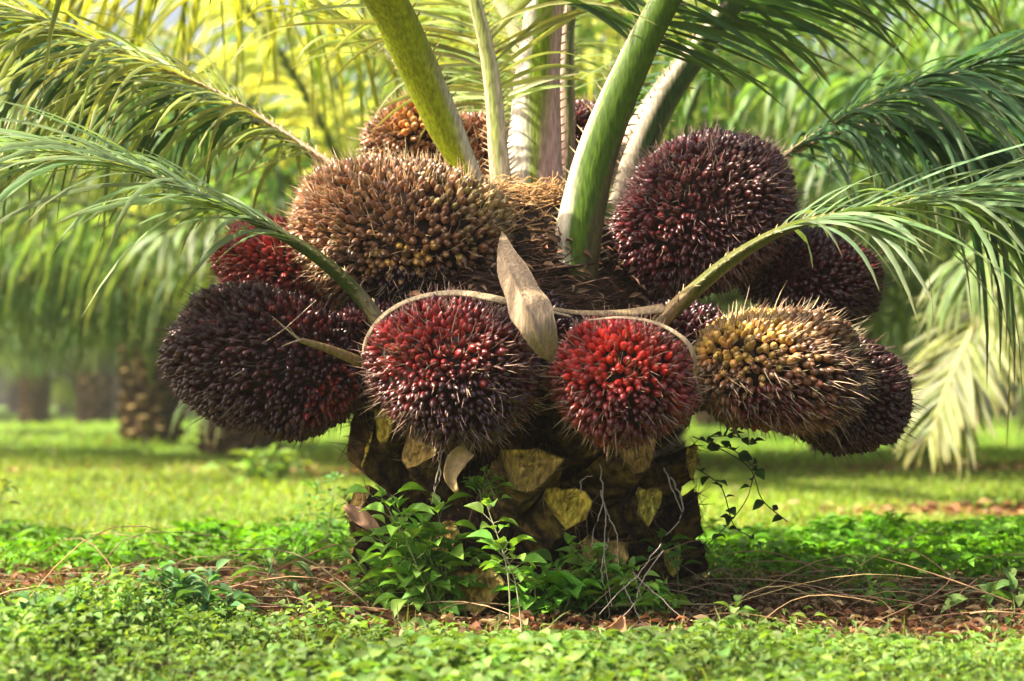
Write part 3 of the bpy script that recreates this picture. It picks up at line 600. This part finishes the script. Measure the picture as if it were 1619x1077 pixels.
# far rows: one mass
far = Geo(); rg = np.random.default_rng(9); lo = bg_crown(210, nf=24, nl=22, m=4, wd=.12, lc=(.22, .29, .04)); lt = Geo(); tubes(lt, np.array([[0, 0, -.1], [0, 0, .6], [0, 0, 1.1]]), np.full((1, 3), .33), (.05, .03, .02), seg=10)
for d in np.arange(62, 125, 9):
    for xx in np.arange(-d * .42, d * .42, 7.5):
        x = xx + rg.normal(0, 1); y = d - 4.5 + rg.normal(0, 1); a = rg.uniform(0, 6.28); s = rg.uniform(1.5, 2.1)
        Mr = np.array([[math.cos(a), -math.sin(a), 0], [math.sin(a), math.cos(a), 0], [0, 0, 1]]) * s
        hh = 1.5 * s + (d - 60) * rg.uniform(.02, .13); far.merge(lo, Mr, (x, y, hh * 1.05)); Mt = Mr.copy(); Mt[2, 2] = hh / 1.1; far.merge(lt, Mt, (x, y, 0))
tag(far.build('distant_palms', [M_FROND, M_STALK]), 'far rows of oil palms that close off the view', 'palm plantation', kind='stuff')

# wilted frond hanging on the right, on a palm of its own outside the frame
def right_palm():
    x, y = at_px(1990, 9.5); e = bg_palm(x, y, .9, 2.0, 2, 'palm near the right edge with a wilted yellow frond hanging to the grass')
    return e, x, y
rp, rx_, ry_ = right_palm()
bpy.context.view_layer.update()
def world_frond(ctrl, **kw):
    o = frond(None, ctrl, **kw)
    o.parent = rp; o.matrix_parent_inverse = Matrix.LocRotScale(rp.location, rp.rotation_euler, rp.scale).inverted()
    return o
world_frond([(1900, 250, 5.0), (1740, 290, 4.6), (1630, 385, 4.3), (1555, 490, 4.15), (1505, 590, 4.05), (1470, 690, 4.0)], w=[.04, .03, .022, .017, .012, .005], h=[.03, .022, .018, .013, .01, .004], N0=(-.5, -.6, .4), seed=120,
            t0=.30, nl=85, L=.46, Wd=.034, droop=.3, leafcol=(.20, .23, .07), green=(.3, .28, .1), pale=(.4, .33, .15), pink=(.35, .3, .12), ang=(34, 66), lift=(-.15, .2), label='wilted yellow frond hanging to the grass')

def cover(rng, n, xr, dr, h, size, keepf, base, var=.25, tpl=LT3, ratio=.68):
    d = np.sqrt(rng.uniform(dr[0] ** 2, dr[1] ** 2, n)); x = rng.uniform(-1, 1, n) * (d * .29 + xr); y = d - 4.5
    kp = keepf(x, y, rng); x, y = x[kp], y[kp]; n = len(x)
    hh = h * (1 - .45 * sm(-x, .2, 1.2) * (y > 0)) * (.35 + 1.1 * noise2(x * 2.3 + 5, y * 2.3 + 1) + .7 * sm(noise2(x * 5 + 1, y * 5 + 8), .55, .95)) * (1 + .5 * sm(-x, .3, .9)) ; hole = noise2(x * 6 + 40, y * 6 + 13); x = np.where(hole < .22, x + .06, x); z = gheight(x, y) + hh * rng.uniform(.2, 1, n) ** .7
    D, N = rand_leaf_dirs(rng, n); L = size * (.55 + .8 * noise2(x * 4 + 30, y * 4)) * rng.uniform(.45, 1.35, n)
    clump = noise2(x * 3 + 11, y * 3)[:, None] * .8 + noise2(x * 9, y * 9 + 4)[:, None] * .4
    col = vary(rng, base, n, var, .08) * (.45 + .85 * clump)
    G = Geo(); scatter(G, tpl, np.stack([x, y, z], 1), D, N, L, L * ratio * np.where(noise2(x * 3.3 + 50, y * 3.3) > .62, .5, 1) * rng.uniform(.8, 1.15, n), np.clip(col, 0, 1)); 
    # thin stems under a share of the leaves
    k = rng.random(n) < .22; p = np.stack([x, y, z], 1)[k]; g0 = p.copy(); g0[:, 2] = gheight(p[:, 0], p[:, 1]) - .01; g0[:, :2] += rng.normal(0, .012, (len(p), 2))
    if len(p): tubes(G, np.stack([g0, (g0 + p) / 2 + rng.normal(0, .005, p.shape), p], 1), np.full((len(p), 3), .0011), np.asarray(base) * .9, seg=3)
    return G
rc = np.random.default_rng(31)
bump_h = lambda x, y: 1.0
fg = cover(rc, 38000, .5, (2.45, 4.5), .052, .029, lambda x, y, r: r.random(len(x)) > bare(x, y) * 1.15 + .35 * (noise2(x * 7 + 3, y * 7 + 21) > .72), (.15, .25, .055), tpl=leaf_tpl(5))
tag(fg.build('ground_cover', M_WEED), 'dense low creeping leafy cover in front of the palm', 'ground cover', kind='stuff')
mid = cover(rc, 34000, 1.0, (4.4, 6.3), .07, .042, lambda x, y, r: (r.random(len(x)) > bare(x, y) * 1.3) & (np.hypot(x, y) > .42) & (r.random(len(x)) < sm(y + 4.5, 4.3, 5.2) * (1 - .8 * sm(y + 4.5, 5.9, 6.3))), (.11, .26, .015))
tag(mid.build('ground_cover', M_WEED), 'band of lush bright green low plants behind the palm', 'ground cover', kind='stuff')

def grass(rng, n, dr, xr, hgt, wid, base, power=1.0):
    d = (rng.uniform(dr[0] ** power, dr[1] ** power, n)) ** (1 / power); x = rng.uniform(-1, 1, n) * (d * .30 + xr); y = d - 4.5
    kp = (rng.random(n) > bare(x, y) * 1.05) & (np.hypot(x, y) > .45); x, y = x[kp], y[kp]; d = d[kp]; n = len(x)
    sc_ = 1 + np.maximum(d - 8, 0) * .035; L = hgt * (.5 + 1.0 * noise2(x * .9, y * .9)) * rng.uniform(.5, 1.3, n) * np.minimum(sc_, 1.4)
    D = nrm(np.stack([rng.normal(0, .5, n), rng.normal(0, .5, n), np.ones(n)], 1)); N = nrm(rng.normal(size=(n, 3)))
    patch = noise2(x * .5 + 3, y * .35)[:, None]; col = vary(rng, base, n, .25, .08) * (.75 + .5 * patch); dry = rng.random(n) < .12
    col[dry] = vary(rng, (.32, .27, .10), dry.sum(), .2)
    G = Geo(); ribbons(G, np.stack([x, y, gheight(x, y)], 1), D, N, L, wid * sc_ * rng.uniform(.7, 1.3, n), rng.uniform(.1, .8, n), rng, m=4, col=np.clip(col, 0, 1))
    return G
g1 = grass(rc, 75000, (5.9, 16), 1.2, .085, .007, (.27, .38, .05)); g2 = grass(rc, 50000, (15, 60), 1.5, .10, .012, (.24, .40, .045)); g1.merge(g2)
tag(g1.build('grass', M_GRASS), 'yellow green grass stretching back between the palms', 'grass', kind='stuff')
g3 = grass(rc, 13000, (2.6, 5.6), .5, .085, .0035, (.19, .26, .06))
tag(g3.build('grass', M_GRASS), 'thin scattered grass blades among the creeping cover near the palm', 'grass', kind='stuff')

# leaf litter: dry bits and stalks on bare soil
def litter():
    rng = np.random.default_rng(55); G = Geo(); n = 26000
    d = np.sqrt(rng.uniform(3.3 ** 2, 6.0 ** 2, n)); x = rng.uniform(-1, 1, n) * (d * .3 + .5); y = d - 4.5
    k = rng.random(n) < bare(x, y) * 1.3; x, y = x[k], y[k]; n = len(x); D, N = rand_leaf_dirs(rng, n, .25)
    L = rng.uniform(.012, .045, n); pal = np.array([[.22, .12, .06], [.32, .2, .1], [.13, .06, .035], [.26, .10, .05], [.40, .29, .15]])
    scatter(G, LT3, np.stack([x, y, gheight(x, y) + rng.uniform(.004, .03, n)], 1), D, N, L, L * rng.uniform(.25, .6, n), np.array([.72, .78, .8]) * pal[rng.integers(0, 5, n)] * np.exp(rng.normal(0, .25, (n, 1))))
    for rngd, nn in (((8.0, 9.0), 3500), ((12.3, 14.5), 3500)):
        d = rng.uniform(*rngd, nn); x = rng.uniform(-1, 1, nn) * (d * .3 + .5); y = d - 4.5; k = rng.random(nn) < bare(x, y); x, y = x[k], y[k]; q = len(x)
        D, N = rand_leaf_dirs(rng, q, .25); L = rng.uniform(.03, .09, q)
        scatter(G, LT3, np.stack([x, y, gheight(x, y) + .01], 1), D, N, L, L * .5, pal[rng.integers(0, 5, q)] * 1.2)
    return G
tag(litter().build('leaf_litter', M_DRY), 'brown leaf litter spread on the soil around the palm', 'leaf litter', kind='stuff')
# dry stalks lying around
def dry_stalks():
    rng = np.random.default_rng(56); G = Geo(); n = 230
    d = rng.uniform(3.75, 5.0, n); x = rng.uniform(-1.9, 1.9, n); y = d - 4.5; k = (rng.random(n) < .25 + bare(x, y)) & (np.hypot(x, y) > .38); x, y = x[k], y[k]; n = len(x)
    a = rng.normal(0, .5, n) + np.where(rng.random(n) < .5, 0, np.pi); D = np.stack([np.cos(a), np.sin(a), rng.normal(.05, .12, n)], 1); L = rng.uniform(.08, .5, n); t = np.linspace(0, 1, 7)
    side = rng.normal(0, .12, (n, 3)); side[:, 2] = np.abs(side[:, 2]) * .8
    A = np.stack([x, y, gheight(x, y) + rng.uniform(.01, .05, n)], 1)[:, None] + D[:, None] * (L[:, None] * t)[..., None] + side[:, None] * (L[:, None] * np.sin(t * np.pi))[..., None]
    A[..., 2] = np.maximum(A[..., 2], gheight(A[..., 0], A[..., 1]) + .004)
    tubes(G, A, np.outer(rng.uniform(.0009, .0022, n), [1, 1, .95, .9, .8, .6, .3]), vary(rng, (.34, .22, .12), n, .3), seg=5)
    return G
tag(dry_stalks().build('dry_stalks', M_TWIG), 'thin dry stalks and twigs lying tangled around the palm foot', 'twigs', kind='stuff')

# ------------------------------------------------------------------ weeds
def weed(base, tops, leafL, label, seed, col=(.19, .36, .06), stemcol=(.2, .24, .08), nodes=9, name='weed_plant', cat='weed', ratio=.62, srad=.0022, group=None, tilt=.25, start=.25, mats=None, dense=1):
    rng = np.random.default_rng(seed); base = np.asarray(base, float); leafL = leafL * 1.12; e = empty(name, base); tag(e, label, cat, group)
    Gs = Geo(); Gl = Geo(); pos = []; DD = []; LL = []
    tops = [np.asarray(t_, float) + (rng.normal(0, 1, 3) * [.045, .02, .03] if q else 0) for q in range(dense) for t_ in tops]
    for tp in tops:
        tp = np.asarray(tp, float) - base; b0 = rng.normal(0, .015, 3); b0[2] = 0
        mid1 = b0 + (tp - b0) * .5 + rng.normal(0, .02, 3); path = spline([b0 - [0, 0, .02], mid1, tp], 14)
        tubes(Gs, path, interp([srad, srad * .8, srad * .4], 14)[None], stemcol, seg=5)
        for k in range(nodes):
            f = start + (1 - start) * (k + .5) / nodes; i = min(int(f * 13), 12); p = path[i] + (path[i + 1] - path[i]) * (f * 13 - i); az = k * 1.57 + rng.normal(0, .4)
            for s in (0, np.pi):
                D = np.array([math.cos(az + s), math.sin(az + s), rng.normal(.12, tilt)]); pet = leafL * rng.uniform(.2, .6)
                q = p + nrm(D + np.array([0, 0, .4])) * pet; tubes(Gs, np.array([p, (p + q) / 2, q]), np.full((1, 3), srad * .35), stemcol, seg=3)
                pos.append(q); DD.append(D); LL.append(leafL * rng.uniform(.6, 1.15) * (1.05 - .35 * abs(f - .6)))
        for s in range(3):
            D = nrm(rng.normal(0, .6, 3) + [0, 0, .5]); pos.append(path[-1]); DD.append(D); LL.append(leafL * .55)
    n = len(pos); LL = np.array(LL); N = nrm(np.stack([rng.normal(0, .25, n), rng.normal(-.1, .25, n), np.ones(n)], 1))
    scatter(Gl, LT4, np.array(pos), nrm(np.array(DD)), N, LL, LL * ratio, np.clip(vary(rng, col, n, .25, .08), 0, 1))
    ms = mats or (M_TWIG, M_WEED)
    Gs.build('stem', ms[0], e); Gl.build('foliage', ms[1], e); return e
def gp(px, py, Y=None):
    """ground point under pixel"""
    y = 1372.0 / (py - 640) - 4.5 if Y is None else Y; x = (px - W0 / 2) / FPX * (y + 4.5); return np.array([x, y, float(gheight(x, y))])
def tops_px(lst, Y): return [P(a, b, Y + k * .03) for k, (a, b) in enumerate(lst)]
g = gp(690, 985); weed(g, tops_px([(630, 805), (690, 800), (600, 850), (660, 870), (720, 880), (640, 910), (700, 930)], g[1]), .058, 'bushy weed with bright oval leaves climbing the left of the trunk', 401, nodes=9, dense=2)
g = gp(610, 970); weed(g, tops_px([(540, 860), (570, 890), (620, 900), (590, 930), (560, 935)], g[1]), .052, 'low leafy weed left of the trunk foot below the bushy one', 402, nodes=7)
g = gp(820, 1000); weed(g, tops_px([(795, 870), (770, 800)], g[1]), .052, 'tall thin stemmed weed in front of the middle of the trunk', 403, nodes=6, start=.45, stemcol=(.35, .36, .2))
g = gp(880, 985); weed(g, tops_px([(850, 920), (900, 930), (870, 945), (830, 940), (930, 940), (880, 900)], g[1]), .060, 'broad leaved weed low in front of the trunk', 404, nodes=5, col=(.14, .34, .04), dense=2)
g = gp(960, 980); weed(g, tops_px([(900, 860), (950, 880), (980, 900), (930, 900)], g[1]), .050, 'weed with small pale leaves under the hanging roots', 405, nodes=6, dense=2)
g = gp(1030, 985); weed(g, tops_px([(1010, 935), (1045, 930), (990, 945)], g[1]), .046, 'small low weed at the right foot of the trunk', 406, nodes=4, dense=2)
g = gp(1070, 960); weed(g, tops_px([(1045, 850), (1070, 862)], g[1]), .044, 'slim weed against the right side of the trunk', 407, nodes=4, start=.6)
g = gp(270, 1010); weed(g, tops_px([(240, 905), (285, 915), (200, 930), (330, 940), (170, 960), (300, 960), (240, 960), (360, 975)], g[1]), .050, 'blue green bushy plant in the left foreground', 408, nodes=9, col=(.10, .22, .08), ratio=.5, dense=2)
g = gp(100, 1040); weed(g, tops_px([(60, 960), (110, 955), (150, 980), (30, 990)], g[1]), .046, 'dark green clump at the lower left corner', 409, nodes=7, col=(.11, .23, .07), dense=2)
g = gp(440, 975); weed(g, tops_px([(435, 880), (425, 900)], g[1]), .075, 'single upright seedling with long narrow leaves left of the trunk', 410, nodes=3, ratio=.28, start=.6, col=(.14, .24, .07))
g = gp(505, 890); weed(g, tops_px([(500, 770), (530, 755), (545, 790), (490, 800), (520, 820)], g[1]), .038, 'wispy light green shrub left of the trunk', 411, nodes=7, col=(.12, .24, .06))
g = gp(18, 870); weed(g, tops_px([(14, 765)], g[1]), .060, 'thin dark seedling standing at the left edge', 412, nodes=4, ratio=.2, col=(.08, .11, .04), stemcol=(.07, .05, .03), start=.6)
g = gp(1590, 985); weed(g, tops_px([(1560, 940), (1600, 935), (1615, 950)], g[1]), .075, 'broad pale leaved weed at the right edge', 413, nodes=2, ratio=.5, start=.4, col=(.13, .22, .06))
g = gp(1390, 975); weed(g, tops_px([(1375, 935), (1400, 950)], g[1]), .050, 'small weed on the bare soil right of the palm', 414, nodes=3, ratio=.45)
g = gp(770, 960, -.44); weed(P(775, 790, -.46), tops_px([(765, 745), (785, 760), (745, 765)], -.46), .034, 'tiny fern like weed rooted high between the cut leaf bases', 415, nodes=4, ratio=.5, start=.2)
g = gp(1170, 1000); weed(g, tops_px([(1165, 960), (1190, 975)], g[1]), .040, 'pale weed in the litter right of the trunk foot', 416, nodes=4, col=(.15, .24, .06))
g = gp(410, 770); weed(g, tops_px([(395, 725), (430, 715), (450, 745), (360, 740), (470, 735)], g[1]), .12, 'blurred leafy plant at the foot of the stump-like palm', 417, nodes=4, col=(.2, .3, .08), srad=.004)
g = gp(1430, 730); weed(g, tops_px([(1420, 690), (1445, 700), (1400, 700), (1470, 705)], g[1]), .16, 'blurred bright weed under the wilted frond', 418, nodes=4, col=(.16, .3, .06), srad=.005)

# thin creeper hanging from the trunk on the right
def creeper():
    rng = np.random.default_rng(60); root = P(1095, 700, -.25); e = empty('creeper', root); tag(e, 'thin dark creeper with small round leaves arching off the right of the trunk', 'creeper')
    paths = [[(1095, 690), (1130, 705), (1185, 740), (1205, 790), (1245, 825)], [(1130, 705), (1160, 712), (1200, 745)], [(1192, 750), (1180, 790), (1150, 830), (1110, 870)], [(1100, 740), (1140, 770), (1160, 830), (1190, 850)], [(1120, 690), (1160, 690), (1195, 700)]]
    Gs = Geo(); pos = []
    for pp in paths:
        pt = spline([P(a, b, -.25 - .02 * i) - root for i, (a, b) in enumerate(pp)], 24); tubes(Gs, pt, np.full((1, 24), .0014), (.06, .05, .03), seg=4)
        for k in range(2, 24, 2):
            if rng.random() < .75: pos.append(pt[k])
    Gs.build('stem', M_TWIG, e); n = len(pos); D, N = rand_leaf_dirs(rng, n, .6); L = rng.uniform(.018, .036, n); Gl = Geo()
    scatter(Gl, LT4, np.array(pos), D, nrm(N + rng.normal(0, .6, (n, 3))), L, L * .8, vary(rng, (.04, .09, .02), n)); Gl.build('foliage', M_WEED, e)
creeper()
# hanging dead roots
def dead_vine(paths, Y, label, r=.0019, col=(.27, .23, .19)):
    root = P(paths[0][0][0], paths[0][0][1], Y); G = Geo()
    for i, pp in enumerate(paths): 
        pt = spline([P(a, b, Y - .012 * j) - root for j, (a, b) in enumerate(pp)], 20); pt[1:] += np.cumsum(np.random.default_rng(i * 7 + 3).normal(0, .0016, (19, 3)), 0); tubes(G, pt, interp([r, r * .8, r * .5], 20)[None], col, seg=5)
    o = G.build('dead_vine', M_TWIG); o.location = root; tag(o, label, 'dead vine', 'grey dead vines hanging on the trunk')
dead_vine([[(948, 735), (950, 780), (940, 830), (938, 870)], [(950, 775), (960, 820), (958, 870), (966, 950)], [(955, 800), (975, 840), (978, 885)], [(962, 850), (950, 900), (960, 975)], [(918, 780), (925, 760), (945, 752)]], -.50, 'grey branching dead vine hanging down the middle of the trunk')
dead_vine([[(1060, 755), (1075, 790), (1068, 830), (1055, 850)], [(1050, 740), (1066, 770), (1076, 800)]], -.46, 'short curved dead vine on the right of the trunk', r=.0024)
dead_vine([[(692, 715), (692, 750), (685, 800)], [(700, 712), (690, 770), (700, 795)]], -.52, 'thin straight dead vine under the round dark red bunch', r=.0022, col=(.38, .3, .24))
dead_vine([[(1045, 860), (1010, 900), (985, 930), (950, 975)], [(1050, 870), (1020, 910), (1000, 960), (960, 985)], [(1000, 905), (1040, 940), (1080, 975), (1110, 990)], [(985, 925), (1010, 980), (1030, 1000)]], -.62, 'tangle of thin grey twigs leaning on the right foot of the trunk', r=.0016)
# dried bract leaf pointing down beneath the red bunch
def curled(ctrl, w, Y, label, col, name='dry_leaf', seed=1):
    pts = [P(a, b, Y - .01 * i) for i, (a, b) in enumerate(ctrl)]; o0 = pts[0]; n = 16; m = 9; cen = spline([p - o0 for p in pts], n); T = nrm(np.gradient(cen, axis=0))
    S = nrm(np.cross(T, [0.1, -1, .3])); N = np.cross(S, T); u = np.linspace(-1, 1, m); ww = interp(w, n); rng = np.random.default_rng(seed)
    V = cen[:, None] + S[:, None] * (ww[:, None] * u)[..., None] + N[:, None] * (ww[:, None] * .6 * (u ** 2) + .003 * np.sin(np.linspace(0, 12, n))[:, None] * u)[..., None]
    cc = np.asarray(col) * np.exp(rng.normal(0, .12, (n, m, 1))); G = Geo(); G.add(V.reshape(-1, 3), grid_faces(n, m), cc.reshape(-1, 3)); o = G.build(name, M_DRY); o.location = o0
    sm_ = o.modifiers.new('thick', 'SOLIDIFY'); sm_.thickness = .0015
    return o
tag(curled([(740, 712), (722, 730), (712, 755), (722, 778)], [.018, .022, .014, .004], -.58, '', (.52, .36, .17), seed=3), 'dry tan curled leaf caught under the round dark red bunch', 'dry leaf')
tag(curled([(985, 975), (978, 995), (965, 1010), (948, 1018)], [.004, .016, .022, .014], -.86, '', (.42, .22, .11), seed=4), 'reddish brown folded dry leaf lying in front of the trunk', 'dry leaf')
tag(curled([(545, 800), (565, 815), (585, 830), (600, 845)], [.006, .018, .016, .006], -.42, '', (.34, .20, .13), seed=5), 'brown dry leaf stuck at the left foot of the trunk', 'dry leaf')
# long fallen rachis in front
def fallen():
    G = Geo(); pts = [gp(560, 972) + [0, 0, .02], gp(700, 988) + [0, 0, .02], gp(860, 996) + [0, 0, .015], gp(900, 1000) + [0, 0, .01]]; c = pts[0]
    tubes(G, spline([p - c for p in pts], 24), interp([.005, .004, .0015], 24)[None], (.36, .24, .11), seg=6); o = G.build('fallen_stalk', M_TWIG); o.location = c
    tag(o, 'long dry leaf stalk lying across the soil in front of the weeds', 'dry stalk')
fallen()

# ------------------------------------------------------------------ haze
def haze():
    G = Geo(); x0, x1, y0, y1, z0, z1 = -90, 90, -8, 150, -1.2, 24
    V = np.array([[x, y, z] for x in (x0, x1) for y in (y0, y1) for z in (z0, z1)], float)
    G.add(V, [[0, 1, 3, 2], [4, 6, 7, 5], [0, 4, 5, 1], [2, 3, 7, 6], [0, 2, 6, 4], [1, 5, 7, 3]], (1, 1, 1))
    m = bpy.data.materials.new('haze'); m.use_nodes = True; nt = m.node_tree; nt.nodes.clear()
    o = nt.nodes.new('ShaderNodeOutputMaterial'); v = nt.nodes.new('ShaderNodeVolumePrincipled'); v.inputs['Color'].default_value = (1, .97, .85, 1)
    v.inputs['Density'].default_value = HAZE; v.inputs['Anisotropy'].default_value = .6; nt.links.new(v.outputs[0], o.inputs['Volume'])
    tag(G.build('haze', m, smooth=False), kind='stuff')
HAZE = 0.0026
haze()
